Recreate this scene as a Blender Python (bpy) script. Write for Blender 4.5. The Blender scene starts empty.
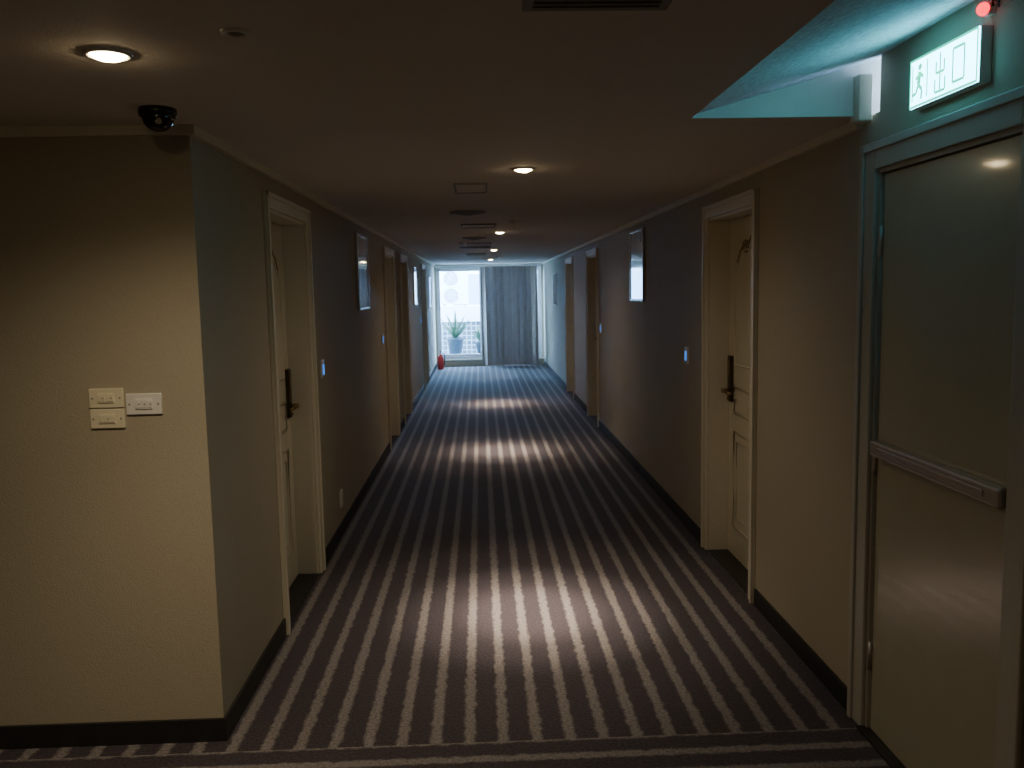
import bpy, bmesh, math, random
from mathutils import Vector, Matrix
random.seed(4)
XL,XR=-1.023,1.437
YC=3.18; YE=19.5; CZ=2.307; RZ=2.50
S=bpy.context.scene
# ------------------------------------------------------------ materials
def nt(name):
    m=bpy.data.materials.new(name); m.use_nodes=True
    return m,m.node_tree,m.node_tree.nodes['Principled BSDF']
def mat(name,col,rough=.5,metal=0,var=.06,scale=30,bump=0.0,bscale=200,emis=None,es=0,spec=None,coat=0):
    m,t,b=nt(name); N=t.nodes; L=t.links
    tc=N.new('ShaderNodeNewGeometry')
    n=N.new('ShaderNodeTexNoise'); n.inputs['Scale'].default_value=scale; n.inputs['Detail'].default_value=4
    L.new(tc.outputs['Position'],n.inputs['Vector'])
    mx=N.new('ShaderNodeMix'); mx.data_type='RGBA'
    mx.inputs[6].default_value=(*[c*(1-var) for c in col],1); mx.inputs[7].default_value=(*[min(1,c*(1+var)) for c in col],1)
    L.new(n.outputs['Fac'],mx.inputs[0]); L.new(mx.outputs[2],b.inputs['Base Color'])
    b.inputs['Roughness'].default_value=rough; b.inputs['Metallic'].default_value=metal
    if spec is not None: b.inputs['Specular IOR Level'].default_value=spec
    if coat: b.inputs['Coat Weight'].default_value=coat; b.inputs['Coat Roughness'].default_value=.08
    if bump:
        n2=N.new('ShaderNodeTexNoise'); n2.inputs['Scale'].default_value=bscale; n2.inputs['Detail'].default_value=3
        L.new(tc.outputs['Position'],n2.inputs['Vector'])
        bp=N.new('ShaderNodeBump'); bp.inputs['Strength'].default_value=bump; bp.inputs['Distance'].default_value=.004
        L.new(n2.outputs['Fac'],bp.inputs['Height']); L.new(bp.outputs['Normal'],b.inputs['Normal'])
    if emis:
        b.inputs['Emission Color'].default_value=(*emis,1); b.inputs['Emission Strength'].default_value=es
    return m
M_wall=mat('wallpaper_beige',(.42,.37,.275),.7,var=.05,scale=60,bump=.35,bscale=160,spec=.25)
M_ceil=mat('ceiling_paint',(.72,.66,.60),.85,var=.04,scale=20,bump=.2,bscale=120,spec=.1)
M_rough=mat('textured_ceiling',(.6,.62,.62),.85,var=.4,scale=55,bump=1.0,bscale=45,spec=.1)
M_trim=mat('cream_trim',(.70,.64,.50),.45,var=.04)
M_door=mat('cream_door',(.70,.64,.47),.38,var=.05,scale=8)
M_base=mat('dark_baseboard',(.022,.02,.019),.5)
M_exit=mat('exit_door_paint',(.42,.39,.29),.26,var=.05,scale=10,bump=.12,bscale=18,coat=.6)
M_exfr=mat('exit_frame_paint',(.42,.40,.34),.4)
M_steel=mat('brushed_steel',(.48,.44,.40),.4,metal=.75)
M_bronze=mat('bronze_lock',(.10,.07,.04),.35,metal=.7)
M_brass=mat('aged_brass',(.35,.25,.12),.3,metal=.9)
M_black=mat('black_plastic',(.012,.012,.013),.2)
M_white=mat('white_plastic',(.75,.73,.68),.35)
M_ivory=mat('ivory_plastic',(.74,.68,.50),.35)
M_grey=mat('grey_metal',(.26,.24,.22),.5)
M_dark=mat('dark_void',(.02,.02,.02),.8)
M_bulb=mat('lamp_lens',(1,.9,.7),.5,emis=(1,.76,.42),es=75)
M_off=mat('unlit_lens',(.12,.11,.10),.3)
M_blue=mat('blue_led',(.1,.4,1),.4,emis=(.05,.28,1),es=1.0)
M_red=mat('red_led',(1,.02,.05),.4,emis=(1,.001,.02),es=4)
M_frame=mat('picture_frame_silver',(.5,.5,.5),.3,metal=.8)
M_alu=mat('white_aluminium',(.75,.78,.8),.4)
M_redp=mat('extinguisher_red',(.6,.02,.015),.3)
M_pot=mat('pot_dark_glaze',(.02,.03,.04),.4)
M_leaf=mat('leaf_green',(.05,.10,.05),.5,var=.3)
M_soil=mat('soil',(.05,.035,.02),.9)
M_acw=mat('ac_white',(.8,.82,.82),.5)
M_fan=mat('ac_grille',(.22,.26,.3),.5)
M_conc=mat('balcony_concrete',(.45,.47,.48),.8)
def art_mat():
    m,t,b=nt('art_print'); N=t.nodes;L=t.links
    g=N.new('ShaderNodeNewGeometry'); n=N.new('ShaderNodeTexNoise'); n.inputs['Scale'].default_value=5; n.inputs['Detail'].default_value=6
    L.new(g.outputs['Position'],n.inputs['Vector'])
    r=N.new('ShaderNodeValToRGB'); r.color_ramp.elements[0].position=.35; r.color_ramp.elements[0].color=(.12,.14,.18,1)
    r.color_ramp.elements[1].position=.65; r.color_ramp.elements[1].color=(.6,.6,.58,1)
    L.new(n.outputs['Fac'],r.inputs[0]); L.new(r.outputs[0],b.inputs['Base Color']); b.inputs['Roughness'].default_value=.08
    b.inputs['Coat Weight'].default_value=1; b.inputs['Coat Roughness'].default_value=.03
    return m
M_art=art_mat()
def tile_mat():
    m,t,b=nt('balcony_tiles'); N=t.nodes;L=t.links
    g=N.new('ShaderNodeNewGeometry'); mp=N.new('ShaderNodeMapping'); mp.inputs['Rotation'].default_value=(math.pi/2,0,0)
    br=N.new('ShaderNodeTexBrick'); br.inputs['Scale'].default_value=1
    br.inputs['Brick Width'].default_value=.12; br.inputs['Row Height'].default_value=.12; br.inputs['Mortar Size'].default_value=.012; br.offset=0
    br.inputs['Color1'].default_value=(.04,.055,.07,1); br.inputs['Color2'].default_value=(.08,.1,.11,1); br.inputs['Mortar'].default_value=(.3,.32,.32,1)
    L.new(g.outputs['Position'],mp.inputs['Vector']); L.new(mp.outputs[0],br.inputs['Vector']); L.new(br.outputs[0],b.inputs['Base Color'])
    return m
M_tile=tile_mat()
def glass_mat():
    m,t,b=nt('window_glass'); N=t.nodes;L=t.links; N.remove(b)
    tr=N.new('ShaderNodeBsdfTransparent'); tr.inputs[0].default_value=(.92,.97,1,1)
    gl=N.new('ShaderNodeBsdfGlossy'); gl.inputs['Roughness'].default_value=.02
    mx=N.new('ShaderNodeMixShader'); mx.inputs[0].default_value=.05
    L.new(tr.outputs[0],mx.inputs[1]);L.new(gl.outputs[0],mx.inputs[2]);L.new(mx.outputs[0],N['Material Output'].inputs[0])
    return m
M_glass=glass_mat()
def curtain_mat():
    m,t,b=nt('curtain_fabric'); N=t.nodes;L=t.links
    b.inputs['Base Color'].default_value=(.46,.41,.38,1); b.inputs['Roughness'].default_value=.85
    tl=N.new('ShaderNodeBsdfTranslucent'); tl.inputs[0].default_value=(.34,.29,.27,1)
    w=N.new('ShaderNodeTexNoise'); w.inputs['Scale'].default_value=300
    bp=N.new('ShaderNodeBump'); bp.inputs['Strength'].default_value=.3; L.new(w.outputs['Fac'],bp.inputs['Height']); L.new(bp.outputs[0],b.inputs['Normal'])
    mx=N.new('ShaderNodeMixShader'); mx.inputs[0].default_value=.02
    L.new(b.outputs[0],mx.inputs[1]);L.new(tl.outputs[0],mx.inputs[2]);L.new(mx.outputs[0],N['Material Output'].inputs[0])
    return m
M_curt=curtain_mat()
def carpet_mat():
    m,t,b=nt('striped_carpet'); N=t.nodes;L=t.links
    g=N.new('ShaderNodeNewGeometry'); sp=N.new('ShaderNodeSeparateXYZ'); L.new(g.outputs['Position'],sp.inputs[0])
    nz=N.new('ShaderNodeTexNoise'); nz.inputs['Scale'].default_value=22; nz.inputs['Detail'].default_value=3
    L.new(g.outputs['Position'],nz.inputs['Vector'])
    def math_(op,a,bb=None,c=None):
        n=N.new('ShaderNodeMath'); n.operation=op
        for i,v in enumerate((a,bb,c)):
            if v is None: continue
            if isinstance(v,(int,float)): n.inputs[i].default_value=v
            else: L.new(v,n.inputs[i])
        return n.outputs[0]
    wob=math_('MULTIPLY',math_('SUBTRACT',nz.outputs['Fac'],.5),.034)
    def stripe(coord,per,wid,off):
        f=math_('FRACT',math_('DIVIDE',math_('ADD',math_('ADD',coord,wob),off),per))
        d=math_('ABSOLUTE',math_('SUBTRACT',f,.5))
        mr=N.new('ShaderNodeMapRange'); mr.inputs['From Min'].default_value=wid/2-.05; mr.inputs['From Max'].default_value=wid/2+.05
        mr.inputs['To Min'].default_value=1; mr.inputs['To Max'].default_value=0
        L.new(d,mr.inputs[0]); return mr.outputs[0]
    s1=stripe(sp.outputs['X'],.128,.32,10.0)
    s2=stripe(sp.outputs['Y'],.128,.32,10.02)
    sel=math_('GREATER_THAN',sp.outputs['Y'],3.09)
    mxf=N.new('ShaderNodeMix'); L.new(sel,mxf.inputs[0]); L.new(s2,mxf.inputs[2]); L.new(s1,mxf.inputs[3])
    n2=N.new('ShaderNodeTexNoise'); n2.inputs['Scale'].default_value=90; n2.inputs['Detail'].default_value=2; L.new(g.outputs['Position'],n2.inputs['Vector'])
    mx=N.new('ShaderNodeMix'); mx.data_type='RGBA'; mx.inputs[6].default_value=(.044,.034,.040,1); mx.inputs[7].default_value=(.175,.155,.145,1)
    L.new(mxf.outputs[0],mx.inputs[0])
    r=N.new('ShaderNodeMapRange'); r.inputs['From Min'].default_value=.3; r.inputs['From Max'].default_value=.7; r.inputs['To Min'].default_value=.6; r.inputs['To Max'].default_value=1.4
    L.new(n2.outputs['Fac'],r.inputs[0])
    mm=N.new('ShaderNodeMix'); mm.data_type='RGBA'; mm.blend_type='MULTIPLY'; mm.inputs[0].default_value=1
    L.new(mx.outputs[2],mm.inputs[6]); L.new(r.outputs[0],mm.inputs[7]); L.new(mm.outputs[2],b.inputs['Base Color'])
    b.inputs['Roughness'].default_value=.85; b.inputs['Specular IOR Level'].default_value=.2
    b.inputs['Sheen Weight'].default_value=.15
    bp=N.new('ShaderNodeBump'); bp.inputs['Strength'].default_value=.6; bp.inputs['Distance'].default_value=.004
    L.new(n2.outputs['Fac'],bp.inputs['Height']); L.new(bp.outputs[0],b.inputs['Normal'])
    return m
M_carpet=carpet_mat()
# ------------------------------------------------------------ builder
class B:
    def __init__(s,mats): s.bm=bmesh.new(); s.mats=mats if isinstance(mats,list) else [mats]
    def box(s,x0,x1,y0,y1,z0,z1,mi=0,bev=0):
        r=bmesh.ops.create_cube(s.bm,size=1)
        vs=r['verts']
        bmesh.ops.scale(s.bm,vec=(abs(x1-x0),abs(y1-y0),abs(z1-z0)),verts=vs)
        bmesh.ops.translate(s.bm,vec=((x0+x1)/2,(y0+y1)/2,(z0+z1)/2),verts=vs)
        fs={f for v in vs for f in v.link_faces}
        for f in fs: f.material_index=mi
        if bev:
            es={e for v in vs for e in v.link_edges}
            r2=bmesh.ops.bevel(s.bm,geom=list(es),offset=bev,segments=2,profile=.5,affect='EDGES')
            for f in r2['faces']: f.material_index=mi
        return s
    def cyl(s,c,r,h,axis='Z',mi=0,seg=32,r2=None,smooth=True):
        k=bmesh.ops.create_cone(s.bm,cap_ends=True,segments=seg,radius1=r,radius2=r if r2 is None else r2,depth=h)
        vs=k['verts']
        if axis=='X': bmesh.ops.rotate(s.bm,matrix=Matrix.Rotation(math.pi/2,3,'Y'),verts=vs)
        if axis=='Y': bmesh.ops.rotate(s.bm,matrix=Matrix.Rotation(-math.pi/2,3,'X'),verts=vs)
        bmesh.ops.translate(s.bm,vec=c,verts=vs)
        for f in {f for v in vs for f in v.link_faces}:
            f.material_index=mi; f.smooth=smooth and len(f.verts)==4
        return s
    def lathe(s,c,prof,mi=0,seg=32):
        rings=[]
        for r,z in prof:
            rings.append([s.bm.verts.new((c[0]+r*math.cos(2*math.pi*i/seg),c[1]+r*math.sin(2*math.pi*i/seg),c[2]+z)) for i in range(seg)])
        for a,b in zip(rings,rings[1:]):
            for i in range(seg):
                f=s.bm.faces.new((a[i],a[(i+1)%seg],b[(i+1)%seg],b[i])); f.material_index=mi; f.smooth=True
        return s
    def tube(s,pts,r,mi=0,seg=8):
        pts=[Vector(p) for p in pts]; rings=[]
        for i,p in enumerate(pts):
            d=(pts[min(i+1,len(pts)-1)]-pts[max(i-1,0)]).normalized()
            u=d.cross(Vector((0,0,1)) if abs(d.z)<.9 else Vector((1,0,0))).normalized(); v=d.cross(u)
            rings.append([s.bm.verts.new(p+u*r*math.cos(2*math.pi*k/seg)+v*r*math.sin(2*math.pi*k/seg)) for k in range(seg)])
        for a,b in zip(rings,rings[1:]):
            for k in range(seg):
                f=s.bm.faces.new((a[k],a[(k+1)%seg],b[(k+1)%seg],b[k])); f.material_index=mi; f.smooth=True
        for rr in (rings[0],rings[-1]):
            f=s.bm.faces.new(rr); f.material_index=mi
        return s
    def poly(s,pts,mi=0):
        f=s.bm.faces.new([s.bm.verts.new(p) for p in pts]); f.material_index=mi; return s
    def sph(s,c,r,mi=0,sc=(1,1,1)):
        k=bmesh.ops.create_uvsphere(s.bm,u_segments=24,v_segments=14,radius=r); vs=k['verts']
        bmesh.ops.scale(s.bm,vec=sc,verts=vs); bmesh.ops.translate(s.bm,vec=c,verts=vs)
        for f in {f for v in vs for f in v.link_faces}: f.material_index=mi; f.smooth=True
        return s
    def done(s,name,parent=None,recalc=True):
        if recalc: bmesh.ops.recalc_face_normals(s.bm,faces=s.bm.faces[:])
        me=bpy.data.meshes.new(name); s.bm.to_mesh(me); s.bm.free()
        o=bpy.data.objects.new(name,me); S.collection.objects.link(o)
        for m in s.mats: me.materials.append(m)
        if parent: o.parent=parent
        return o
def empty(name):
    e=bpy.data.objects.new(name,None); S.collection.objects.link(e); return e
# ------------------------------------------------------------ room shell
LX=-3.6; YB=-1.6; TH=.22
B(M_carpet).box(LX-TH,XR+TH,YB-TH,YE+.1,-.1,0).done('floor')
rx=.78; ry=3.17; ryb=.6
c=B([M_ceil,M_rough])
TOPZ=2.75
c.box(LX-TH,rx,YB-TH,ry,CZ,TOPZ)
c.box(LX-TH,XR+TH,ry,YE+.1,CZ,TOPZ)
c.box(rx,XR+TH,YB-TH,ryb,CZ,TOPZ)
# sloped raised soffit rising from the low ceiling edge to the right wall
sl=(RZ-CZ-.01)/(XR-rx); za=CZ+.01; zb=za+sl*(XR+TH-rx)
V=[(rx,ryb,za),(XR+TH,ryb,zb),(XR+TH,ry,zb),(rx,ry,za)]
T=[(x,y,TOPZ) for x,y,_ in V]
c.poly(V,1)
for i in range(4):
    j=(i+1)%4; c.poly([V[i],V[j],T[j],T[i]],1)
c.poly(T,1)
c.done('ceiling')
DH=2.12
LD=[(4.26,5.14),(9.28,10.18),(11.1,12.0),(15.2,16.1)]
RD=[(4.48,5.37),(10.5,11.4),(13.3,14.2)]
EXD=(2.24,3.09)
def side_wall(name,xa,xb,y0,y1,ops,top,extra=0):
    b=B(M_wall); y=y0
    for a,e,h in ops:
        b.box(xa,xb,y,a,0,top); b.box(xa,xb,a,e,h,top); y=e
    b.box(xa,xb,y,y1,0,top)
    return b.done(name)
side_wall('wall_left',XL-TH,XL,YC,YE,[(a,e,DH) for a,e in LD],CZ)
b=B(M_wall); y=YB
ops=[(EXD[0],EXD[1],2.11)]+[(a,e,DH) for a,e in RD]
for a,e,h in ops:
    b.box(XR,XR+TH,y,a,0,CZ if a>3.2 else RZ+.02); b.box(XR,XR+TH,a,e,h,CZ if a>3.2 else RZ+.02); y=e
b.box(XR,XR+TH,y,YE,0,CZ)
b.done('wall_right')
B(M_wall).box(LX,XL-TH,YC,YC+TH,0,CZ).box(XL-TH,XL-.0005,YC-.0005,YC+.02,0,CZ).done('wall_hall_front')
B(M_wall).box(LX-TH,LX,YB,YC+TH,0,CZ).done('closing_wall_hall_left')  # unseen wall added to close the hall's left end and contain the light
B(M_wall).box(LX,XR,YB-TH,YB,0,CZ).done('wall_back')
WX0,WX1,WZ0,WZ1=-.985,1.39,.17,2.24
b=B(M_wall); b.box(XL-TH,WX0,YE,YE+.15,0,CZ).box(WX1,XR+TH,YE,YE+.15,0,CZ).box(WX0,WX1,YE,YE+.15,0,WZ0).box(WX0,WX1,YE,YE+.15,WZ1,CZ)
b.done('wall_end')
BH=.09;BT=.012
def bbrun(name,side,y0,y1,ops,cw=.075):
    b=B(M_base); y=y0
    x0,x1=(XL,XL+BT) if side=='L' else (XR-BT,XR)
    for a,e in ops:
        if a-cw>y: b.box(x0,x1,y,a-cw,0,BH)
        y=e+cw
    b.box(x0,x1,y,y1,0,BH); b.done(name)
bbrun('baseboard_left','L',YC-BT,YE,LD)
bbrun('baseboard_right','R',YB,YE,[EXD]+RD,.09)
B(M_base).box(LX,XL,YC-BT,YC,0,BH).done('baseboard_hall_front')
def cornice(name,run):
    b=B(M_trim)
    for (x0,x1,y0,y1) in run: b.box(x0,x1,y0,y1,CZ-.035,CZ)
    b.done(name)
cornice('trim_1',[(XL,XL+.025,YC-.025,YE),(LX,XL,YC-.025,YC)])
cornice('trim_2',[(XR-.025,XR,3.22,YE)])
B(M_trim).box(1.375,XR-.01,3.125,3.2,CZ-.025,CZ+.14,bev=.004).done('trim_3')
# ------------------------------------------------------------ hotel room doors
def hotel_door(n,side,y0,y1):
    sg=-1 if side=='L' else 1
    X=XL if side=='L' else XR
    fx=lambda d: X+sg*d
    e=empty('door_%d'%n)
    cw=.075
    b=B(M_trim)
    for (a,c_,z0,z1) in [(y0-cw,y0,0,DH+cw),(y1,y1+cw,0,DH+cw),(y0,y1,DH,DH+cw)]:
        b.box(fx(-.018),fx(0),a,c_,z0,z1,bev=.004)
    for (a,c_,z0,z1) in [(y0-cw,y0-cw+.022,0,DH+cw),(y1+cw-.022,y1+cw,0,DH+cw),(y0-cw,y1+cw,DH+cw-.022,DH+cw)]:
        b.box(fx(-.028),fx(-.018),a,c_,z0,z1,bev=.003)
    b.box(fx(0),fx(.17),y0,y0+.015,0,DH); b.box(fx(0),fx(.17),y1-.015,y1,0,DH); b.box(fx(0),fx(.17),y0+.015,y1-.015,DH-.015,DH)
    b.done('frame',e)
    l=B([M_door,M_base,M_brass])
    a,c_=y0+.018,y1-.018
    d=.125
    l.box(fx(d),fx(d+.045),a,c_,.008,DH-.018)
    def mould(pts,r=.010,mi=0):
        l.tube([(fx(d),p[0],p[1]) for p in pts],r,mi,8)
    m0,m1=a+.13,c_-.13
    def rect(z0,z1): mould([(m0,z0),(m1,z0),(m1,z1),(m0,z1),(m0,z0)])
    mid=(m0+m1)/2
    arch=[(m0,1.22),(m1,1.22),(m1,1.78)]+[(m1-(m1-m0)*k/16, 1.78+.13*math.sin(math.pi*k/16)+.025*math.sin(math.pi*k/8)**2) for k in range(1,16)]+[(m0,1.78),(m0,1.22)]
    mould(arch,.008); rect(.92,1.08); rect(.2,.8)
    i0,i1=m0+.05,m1-.05
    mould([(i0,.26),(i1,.26),(i1,.74),(i0,.74),(i0,.26)],.006)
    # carved scroll ornament above the arch
    for s_ in (-1,1):
        pts=[]
        for k in range(26):
            t=k/25; ang=t*3.6*math.pi; rr=.010+.055*(1-t)
            pts.append((mid+s_*(.10+ rr*math.cos(ang)),1.925+rr*.7*math.sin(ang)))
        mould(pts,.006,2)
        mould([(mid+s_*.165,1.925),(mid+s_*.21,1.905),(mid+s_*.245,1.86),(mid+s_*.27,1.84)],.006,2)
    mould([(mid-.045,1.94),(mid-.02,1.965),(mid,1.985),(mid+.02,1.965),(mid+.045,1.94)],.007,2)
    l.done('leaf',e)
    h=B([M_bronze,M_brass,M_blue])
    hy=c_-.07; x0=fx(d)
    h.box(fx(d-.022),fx(d),hy-.035,hy+.035,.98,1.27,0,bev=.008)
    h.box(fx(d-.026),fx(d-.02),hy-.022,hy+.022,1.15,1.24,1,bev=.002)
    h.cyl((fx(d-.04),hy,1.05),.014,.05,'X',1,16)
    h.tube([(fx(d-.06),hy,1.05),(fx(d-.062),hy-.03,1.052),(fx(d-.06),hy-.08,1.048),(fx(d-.052),hy-.125,1.045)],.010,1)
    h.cyl((fx(d-.026),hy,1.0),.008,.012,'X',1,12)
    h.done('lever_lock',e)
    B(M_base).box(fx(0),fx(.17),y0+.015,y1-.015,0,.006).done('threshold',e)
    B(M_dark).box(fx(TH-.01),fx(TH),y0,y1,0,DH).done('back_closure',e)
n=1
for a,c_ in LD: hotel_door(n,'L',a,c_); n+=1
for a,c_ in RD: hotel_door(n,'R',a,c_); n+=1
# ------------------------------------------------------------ exit door
e=empty('door_%d'%n)
y0,y1=EXD; H=2.11
b=B(M_exfr)
for (a,c_,z0,z1) in [(y1-.005,y1+.09,0,H+.075),(y0-.09,y0+.005,0,H+.075),(y0+.005,y1-.005,H-.005,H+.075)]:
    b.box(XR-.016,XR,a,c_,z0,z1,bev=.004)
for (a,c_,z0,z1) in [(y1+.07,y1+.1,0,H+.09),(y0-.1,y0-.07,0,H+.09),(y0-.07,y1+.07,H+.06,H+.09)]:
    b.box(XR-.026,XR-.014,a,c_,z0,z1,bev=.004)
b.box(XR,XR+.12,y1-.02,y1,0,H);b.box(XR,XR+.12,y0,y0+.02,0,H);b.box(XR,XR+.12,y0+.02,y1-.02,H-.02,H)
b.done('frame',e)
B(M_exit).box(XR+.012,XR+.06,y0+.024,y1-.024,.012,H-.024,bev=.003).done('leaf',e)
b=B([M_steel,M_grey])
b.box(XR-.022,XR+.012,y0+.03,y1-.03,1.07,1.13,0,bev=.010)
b.box(XR-.027,XR-.02,y0+.1,y1-.09,1.09,1.11,0,bev=.003)
b.done('panic_bar',e)
b=B([M_steel])
for z in (.3,1.05,1.85): b.cyl((XR+.006,y1-.022,z),.008,.11,'Z',0,12)
b.done('hinges',e)
B(M_base).box(XR-.03,XR+.12,y0,y1,0,.011).done('threshold',e)
B(M_dark).box(XR+TH-.02,XR+TH,y0,y1,0,H).done('back_closure',e)
# ------------------------------------------------------------ exit sign
def sign_mat():
    m,t,b=nt('exit_sign_face'); b.inputs['Base Color'].default_value=(.3,.8,.6,1)
    b.inputs['Emission Color'].default_value=(.15,.64,.86,1); b.inputs['Emission Strength'].default_value=17
    return m
M_sf=sign_mat()
M_sg=mat('sign_green',(.0,.35,.2),.4,emis=(.01,.70,.42),es=2.2)
e=empty('exit_sign')
sy0,sy1,sz0,sz1=2.415,2.80,2.25,2.405
b=B([M_white]); b.box(XR-.035,XR,sy0,sy1,sz0,sz1,bev=.004); b.done('housing',e)
B(M_sf).box(XR-.039,XR-.034,sy0+.003,sy1-.003,sz0+.003,sz1-.003).done('lit_panel',e)
g=B(M_sg); gx=XR-.040
def strip(p,q,w):
    w*=1.2; p=(p[0]-.015,p[1]+.01); q=(q[0]-.015,q[1]+.01)
    p=Vector((0,*p));q=Vector((0,*q));dv=(q-p).normalized();nn=Vector((0,-dv.z,dv.y))*w/2
    g.poly([(gx,*(p+nn).yz),(gx,*(q+nn).yz),(gx,*(q-nn).yz),(gx,*(p-nn).yz)])
fy=2.75
g.poly([(gx,fy-.015+.012*math.cos(a*math.pi/6),2.372+.010*math.sin(a*math.pi/6)) for a in range(12)])
strip((fy,2.348),(fy+.008,2.31),.018);strip((fy+.008,2.31),(fy-.014,2.29),.010);strip((fy-.014,2.29),(fy-.010,2.262),.010)
strip((fy+.008,2.31),(fy+.022,2.285),.010);strip((fy+.022,2.285),(fy+.042,2.283),.009)
strip((fy,2.343),(fy-.022,2.328),.008);strip((fy,2.343),(fy+.025,2.328),.008)
strip((fy+.045,2.262),(fy+.045,2.375),.006);strip((fy-.045,2.262),(fy-.045,2.375),.006)
def chars(cy):
    strip((cy,2.375),(cy,2.262),.007);strip((cy-.028,2.262),(cy+.028,2.262),.007)
    strip((cy-.028,2.262),(cy-.028,2.300),.007);strip((cy+.028,2.262),(cy+.028,2.300),.007)
    strip((cy-.023,2.318),(cy+.023,2.318),.007);strip((cy-.023,2.318),(cy-.023,2.352),.007);strip((cy+.023,2.318),(cy+.023,2.352),.007)
chars(2.63)
q=2.53
for s_ in [((q-.03,2.27),(q+.03,2.27)),((q-.03,2.365),(q+.03,2.365)),((q-.03,2.27),(q-.03,2.365)),((q+.03,2.27),(q+.03,2.365))]: strip(*s_,.007)
# green border of the sign face
for s_ in [((sy0+.018,sz0-.004),(sy1+.012,sz0-.004)),((sy0+.018,sz1-.016),(sy1+.012,sz1-.016)),((sy1+.009,sz0-.004),(sy1+.009,sz1-.016)),((sy0+.021,sz0-.004),(sy0+.021,sz1-.016))]: strip(*s_,.006)
g.done('pictogram',e,recalc=False)
# ------------------------------------------------------------ red alarm lamp
e=empty('emergency_indicator_lamp')
b=B([M_white,M_black]); b.box(XR-.022,XR,2.405,2.435,2.43,2.46,bev=.005)
b.tube([(XR-.01,2.405,2.45)]+[(XR-.012+.008*math.sin(k*1.3),2.405-.012*k,2.455+.014*math.cos(k*1.3)) for k in range(16)],.004,1)
b.done('body',e)
B(M_red).sph((XR-.028,2.42,2.447),.018).done('red_lens',e)
# ------------------------------------------------------------ recessed downlights
def downlight(x,y,beams,col=(1,.84,.66),lit=True,disc=.044):
    e=empty('recessed_downlight')
    b=B([M_white,M_grey])
    b.lathe((x,y,CZ),[(disc+.014,0),(disc+.012,-.006),(disc+.004,-.008),(disc,-.004),(disc-.002,0)],0,36)
    b.done('trim_ring',e)
    B(M_bulb if lit else M_off).sph((x,y,CZ-.002),disc-.002,0,(1,1,.4)).done('lens',e)
    for k,(p,a) in enumerate(beams):
        ld=bpy.data.lights.new('lamp_beam_%d'%(k+1),'SPOT'); ld.energy=p; ld.color=col; ld.spot_size=math.radians(a); ld.spot_blend=1; ld.shadow_soft_size=.03
        lo=bpy.data.objects.new('lamp_beam_%d'%(k+1),ld); S.collection.objects.link(lo); lo.location=(x,y,CZ-.035); lo.parent=e
downlight(-.912,2.25,[(48,90),(46,150)],(1,.82,.58))
cb=[(520,24),(380,40),(100,70),(20,160)]
downlight(.232,4.40,cb)
downlight(.22,9.05,cb)
downlight(.22,12.9,cb)
downlight(.22,16.8,[(150,32),(8,165)])
downlight(-.55,2.08,[],lit=False,disc=.020)
downlight(-.9,-.6,[(16,90),(28,160)],(1,.82,.58))  # unseen downlight added behind the camera to brighten the hall
# ------------------------------------------------------------ ceiling fittings
def hatch(x,y,w,d):
    b=B([M_ceil,M_grey]); t=.012
    b.box(x-w/2,x+w/2,y-d/2,y+d/2,CZ-.006,CZ,0)
    for a in [(x-w/2-t,x-w/2,y-d/2-t,y+d/2+t),(x+w/2,x+w/2+t,y-d/2-t,y+d/2+t),(x-w/2,x+w/2,y-d/2-t,y-d/2),(x-w/2,x+w/2,y+d/2,y+d/2+t)]:
        b.box(*a,CZ-.012,CZ,1)
    b.done('ceiling_access_hatch')
hatch(-.04,5.15,.17,.42); hatch(.0,8.1,.3,.4); hatch(0,11.2,.3,.4); hatch(-.05,14.3,.3,.4)
def grille(x,y,w,d,name='air_vent_grille'):
    b=B([M_grey,M_dark]); 
    b.box(x-w/2,x+w/2,y-d/2,y+d/2,CZ-.004,CZ,1)
    for a in [(x-w/2-.02,x-w/2,y-d/2-.02,y+d/2+.02),(x+w/2,x+w/2+.02,y-d/2-.02,y+d/2+.02),(x-w/2,x+w/2,y-d/2-.02,y-d/2),(x-w/2,x+w/2,y+d/2,y+d/2+.02)]:
        b.box(*a,CZ-.014,CZ,0)
    k=int(d/.025)
    for i in range(k):
        yy=y-d/2+(i+.5)*d/k; b.box(x-w/2,x+w/2,yy-.004,yy+.004,CZ-.012,CZ-.003,0)
    b.done(name)
grille(.26,1.73,.27,.32); grille(-.05,12.0,.4,.25)
def round_diff(x,y,r):
    b=B(M_grey)
    for k in range(3):
        rr=r*(1-.3*k); b.lathe((x,y,CZ),[(rr,0),(rr-.004,-.012-.006*k),(rr-.03,-.014-.006*k),(rr-.04,-.004)],0)
    b.cyl((x,y,CZ-.014),r*.25,.028); b.done('round_ceiling_diffuser')
round_diff(-.08,6.7,.14); round_diff(-.05,9.9,.14); 
def smoke(x,y):
    b=B([M_white,M_grey]); b.lathe((x,y,CZ),[(.055,0),(.055,-.012),(.045,-.026),(.03,-.036),(.0001,-.038)],0)
    b.cyl((x,y,CZ-.040),.008,.006,mi=1,seg=12); b.done('smoke_detector')
smoke(.32,7.6); smoke(-.2,10.8); smoke(.3,14.9)
# ------------------------------------------------------------ dome camera
e=empty('dome_security_camera'); dx,dy=-1.03,2.90
b=B(M_black); b.lathe((dx,dy,CZ),[(.058,0),(.060,-.010),(.058,-.024),(.052,-.028)],0,40); b.done('base_ring',e)
b=B(M_black); b.lathe((dx,dy,CZ-.027),[(.049*math.cos(a*math.pi/20)+.0002,-.046*math.sin(a*math.pi/20)) for a in range(11)],0,40); b.done('dome',e)
b=B(M_grey); b.cyl((dx+.015,dy-.035,CZ-.045),.010,.02,'Y'); b.done('lens_barrel',e)
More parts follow.
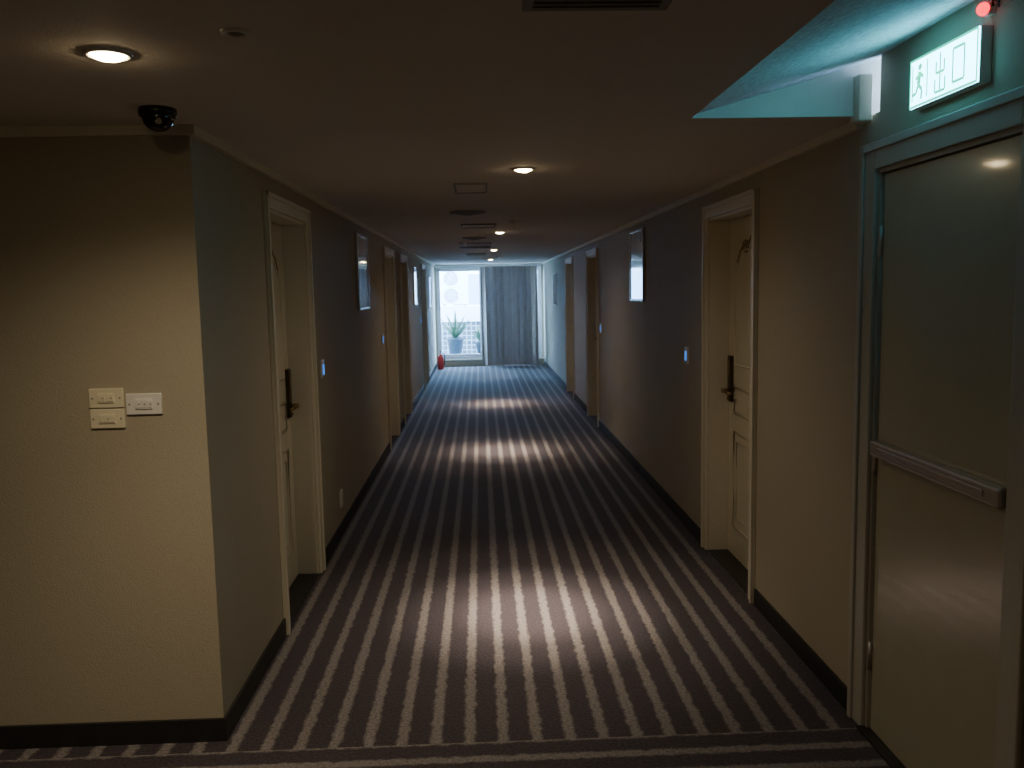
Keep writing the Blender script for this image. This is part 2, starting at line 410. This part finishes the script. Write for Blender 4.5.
# ------------------------------------------------------------ switches on hall wall
def switch(x,z,w,h,m,slots,name='wall_switch'):
    b=B([m,M_grey]); Y=YC
    b.box(x-w/2,x+w/2,Y-.009,Y,z-h/2,z+h/2,0,bev=.003)
    b.box(x-w*.24,x+w*.24,Y-.0125,Y-.008,z-h*.24,z+h*.24,0,bev=.001)
    for k in range(slots):
        xx=x-w*.24+w*.48*(k+.5)/slots
        b.box(xx-w*.48/slots*.42,xx+w*.48/slots*.42,Y-.0145,Y-.012,z-h*.17,z+h*.17,0,bev=.001)
        b.box(xx+.002,xx+.008,Y-.0152,Y-.0140,z-.002,z+.002,1)
    for s_ in (-1,1): b.cyl((x+s_*w*.40,Y-.0095,z),.0035,.002,'Y',1,10)
    b.done(name)
switch(-1.378,1.337,.125,.072,M_ivory,2); switch(-1.378,1.261,.125,.072,M_ivory,1); switch(-1.243,1.312,.13,.078,M_white,3)
def panel(side,y,z,lit=True,name='wall_doorbell'):
    sg=1 if side=='L' else -1; X=XL if side=='L' else XR
    b=B([M_white,M_blue,M_grey]); f=lambda d:X+sg*d
    b.box(f(0),f(.012),y-.045,y+.045,z-.06,z+.06,0,bev=.004)
    if lit: b.box(f(.012),f(.015),y-.02,y+.02,z-.035,z+.03,1); b.cyl((f(.014),y,z-.048),.007,.006,'X',2,12)
    else:
        b.box(f(.012),f(.014),y-.03,y+.03,z-.035,z+.035,0,bev=.001)
        for k in(-1,1): b.box(f(.014),f(.0145),y-.012,y-.008,z+k*.015-.005,z+k*.015+.005,2); b.box(f(.014),f(.0145),y+.008,y+.012,z+k*.015-.005,z+k*.015+.005,2)
    b.done(name)
panel('L',5.50,1.225); panel('R',5.93,1.225); panel('L',8.9,1.225); panel('R',10.2,1.225); panel('L',14.6,1.225)
panel('L',6.0,.26,False,'wall_outlet')
def picture(side,y,z=1.88,w=.66,h=.60):
    sg=1 if side=='L' else -1; X=XL if side=='L' else XR; f=lambda d:X+sg*d
    e=empty('framed_picture'); b=B(M_frame)
    for (a,c_,z0,z1) in [(y-w/2,y-w/2+.02,z-h/2,z+h/2),(y+w/2-.02,y+w/2,z-h/2,z+h/2),(y-w/2+.02,y+w/2-.02,z-h/2,z-h/2+.02),(y-w/2+.02,y+w/2-.02,z+h/2-.02,z+h/2)]:
        b.box(f(0),f(.022),a,c_,z0,z1,bev=.003)
    b.done('frame',e); B(M_art).box(f(0),f(.014),y-w/2+.018,y+w/2-.018,z-h/2+.018,z+h/2-.018).done('glazed_print',e)
picture('R',7.80,1.90,.66,.64); picture('L',7.55,1.88,.66,.64); picture('L',13.6,1.8,.6,.6); picture('L',17.6,1.7,.7,.6); picture('R',16.4,1.7,.6,.6)
# ------------------------------------------------------------ window
e=empty('window_1'); b=B(M_alu); Y0,Y1=YE+.03,YE+.10
def fr(x0,x1,z0,z1,ya=Y0,yb=Y1): b.box(x0,x1,ya,yb,z0,z1,bev=.003)
fr(WX0,WX1,WZ0,WZ0+.06);fr(WX0,WX1,WZ1-.05,WZ1);fr(WX0,WX0+.05,WZ0+.06,WZ1-.05);fr(WX1-.05,WX1,WZ0+.06,WZ1-.05)
fr(.02,.08,WZ0+.06,WZ1-.05,Y0+.01,Y1-.01)
for (p,q_) in ((WX0+.05,.02),(.08,WX1-.05)):
    fr(p,p+.035,WZ0+.06,WZ1-.05,Y0+.015,Y1-.015);fr(q_-.035,q_,WZ0+.06,WZ1-.05,Y0+.015,Y1-.015)
    fr(p+.035,q_-.035,WZ0+.06,WZ0+.11,Y0+.015,Y1-.015);fr(p+.035,q_-.035,WZ1-.09,WZ1-.05,Y0+.015,Y1-.015)
b.done('frame',e)
B(M_glass).box(WX0+.04,WX1-.04,YE+.06,YE+.064,WZ0+.05,WZ1-.04).done('glass',e)
B(M_trim).box(WX0-.03,WX1+.03,YE-.04,YE+.03,WZ0-.03,WZ0,bev=.004).done('trim_4')
# curtain
e=empty('curtain'); bm=B(M_curt)
nx=150; rows=14; cx0,cx1=.0,1.27; grid=[]
for j in range(rows+1):
    v=j/rows; z=2.235-v*2.2; row=[]
    for i in range(nx+1):
        u=i/nx; ph=u*math.pi*2*7.5
        amp=.06+.035*v
        x=cx0+(cx1-cx0)*u+ .022*math.sin(ph*2+1)+ (v*.03*math.sin(u*9))
        yy=YE-.17+amp*math.sin(ph+.5*math.sin(u*17)+.25*math.sin(v*3+u*5))+.01*math.sin(ph*.37+v*2)
        row.append(bm.bm.verts.new((x,yy,z)))
    grid.append(row)
for j in range(rows):
    for i in range(nx):
        f=bm.bm.faces.new((grid[j][i],grid[j][i+1],grid[j+1][i+1],grid[j+1][i])); f.smooth=True
bm.done('pleated_panel',e)
b=B(M_alu); b.box(WX0,WX1+.02,YE-.19,YE-.15,2.245,2.275,bev=.003)
for k in range(23): b.box(.07+k*.054,.078+k*.054,YE-.175,YE-.165,2.225,2.247)
b.done('track',e)
# ------------------------------------------------------------ fire extinguisher
e=empty('fire_extinguisher'); ex,ey=-.90,18.9
b=B([M_redp,M_black]); b.lathe((ex,ey,0),[(.0001,0),(.06,0),(.065,.02),(.065,.24),(.055,.28),(.03,.31),(.025,.33),(.0001,.33)],0); b.done('cylinder',e)
b=B([M_black,M_steel]); b.cyl((ex,ey,.35),.022,.05,mi=1); b.box(ex-.01,ex+.01,ey-.09,ey+.01,.37,.385,0,bev=.003); b.box(ex-.01,ex+.01,ey-.10,ey,.405,.42,0,bev=.003)
b.box(ex-.008,ex+.008,ey-.01,ey+.01,.37,.42,0)
b.tube([(ex,ey+.02,.36),(ex+.06,ey+.03,.35),(ex+.09,ey+.02,.28),(ex+.085,ey+.01,.18),(ex+.08,ey,.1)],.011,0); b.done('valve_and_hose',e)
# ------------------------------------------------------------ outside balcony
B(M_conc).box(-2.5,3.2,YE+.15,24.2,-.1,.12).done('balcony_floor')
b=B([M_tile,M_acw]); b.box(-2.5,3.2,21.5,22.7,.12,.95,0).box(-2.5,3.2,21.45,22.75,.95,1.34,1); b.done('tiled_planter_wall')
e=empty('outdoor_ac_unit'); ax0,ax1,az0,az1=-1.0,-.30,1.38,2.26
b=B([M_acw,M_grey]); b.box(ax0,ax1,21.75,22.1,az0,az1,0,bev=.012); 
b.box(ax0+.06,ax0+.12,21.74,22.1,1.34,1.385,1); b.box(ax1-.12,ax1-.06,21.74,22.1,1.34,1.385,1); b.done('cabinet',e)
b=B([M_fan,M_acw])
for zz in (1.60,2.03):
    fxx=ax0+.27
    b.cyl((fxx,21.745,zz),.175,.01,'Y',0,40)
    for rr in (.18,.12,.06):
        b.tube([(fxx+rr*math.cos(k*math.pi/16),21.735,zz+rr*math.sin(k*math.pi/16)) for k in range(33)],.005,1,6)
    for k in range(8): b.tube([(fxx,21.735,zz),(fxx+.18*math.cos(k*math.pi/4),21.735,zz+.18*math.sin(k*math.pi/4))],.004,1,6)
b.done('fans',e)
def plant(x,y,z0,s,name='potted_plant'):
    e=empty(name); b=B([M_pot,M_soil]); b.lathe((x,y,z0),[(.0001,0),(.12*s,0),(.17*s,.38*s),(.185*s,.38*s),(.185*s,.42*s),(.16*s,.42*s),(.155*s,.37*s)],0); b.cyl((x,y,z0+.36*s),.15*s,.02,mi=1); b.done('pot',e)
    b=B(M_leaf)
    for k in range(60):
        a=random.uniform(0,6.28); L=random.uniform(.25,.62)*s; lean=random.uniform(.25,1.0); w=random.uniform(.015,.03)*s; p0=Vector((x,y,z0+.37*s)); prev=None
        side=Vector((-math.sin(a),math.cos(a),0))
        for j in range(6):
            t=j/5; r=L*lean*t; zz=L*1.3*t-.7*L*lean*t*t
            c_=p0+Vector((math.cos(a)*r,math.sin(a)*r,zz)); ww=w*math.sin(math.pi*(.12+.86*t))
            cur=(b.bm.verts.new(c_-side*ww),b.bm.verts.new(c_+side*ww))
            if prev: b.bm.faces.new((prev[0],prev[1],cur[1],cur[0]))
            prev=cur
    b.done('foliage',e,recalc=False)
plant(-.62,20.6,.12,1.15); plant(.0,21.0,.12,.8); plant(.9,20.8,.12,.9)
b=B([M_acw,M_fan]); b.box(-5,6,25.5,26,-.1,2.6,0)
for k in range(6): b.box(-4+k*1.6,-3.1+k*1.6,25.46,25.5,1.2,2.2,1)
b.done('neighbouring_building')
# ------------------------------------------------------------ world + camera
w=bpy.data.worlds.new('sky'); S.world=w; w.use_nodes=True; bg=w.node_tree.nodes['Background']
bg.inputs[0].default_value=(.34,.60,1,1); bg.inputs[1].default_value=62
cam=bpy.data.cameras.new('camera'); co=bpy.data.objects.new('camera',cam); S.collection.objects.link(co); S.camera=co
cam.lens=858/1024*36; cam.sensor_width=36; cam.clip_start=.05
p=math.atan(.1091); yw=.0349
fwd=Vector((math.sin(yw)*math.cos(p),math.cos(yw)*math.cos(p),-math.sin(p)))
r0=Vector((math.cos(yw),-math.sin(yw),0)); u0=r0.cross(fwd)
th=.02
r=(r0*math.cos(th)-u0*math.sin(th)); u=(u0*math.cos(th)+r0*math.sin(th))
mtx=Matrix(((r.x,u.x,-fwd.x,0),(r.y,u.y,-fwd.y,0),(r.z,u.z,-fwd.z,1.7),(0,0,0,1)))
co.matrix_world=mtx
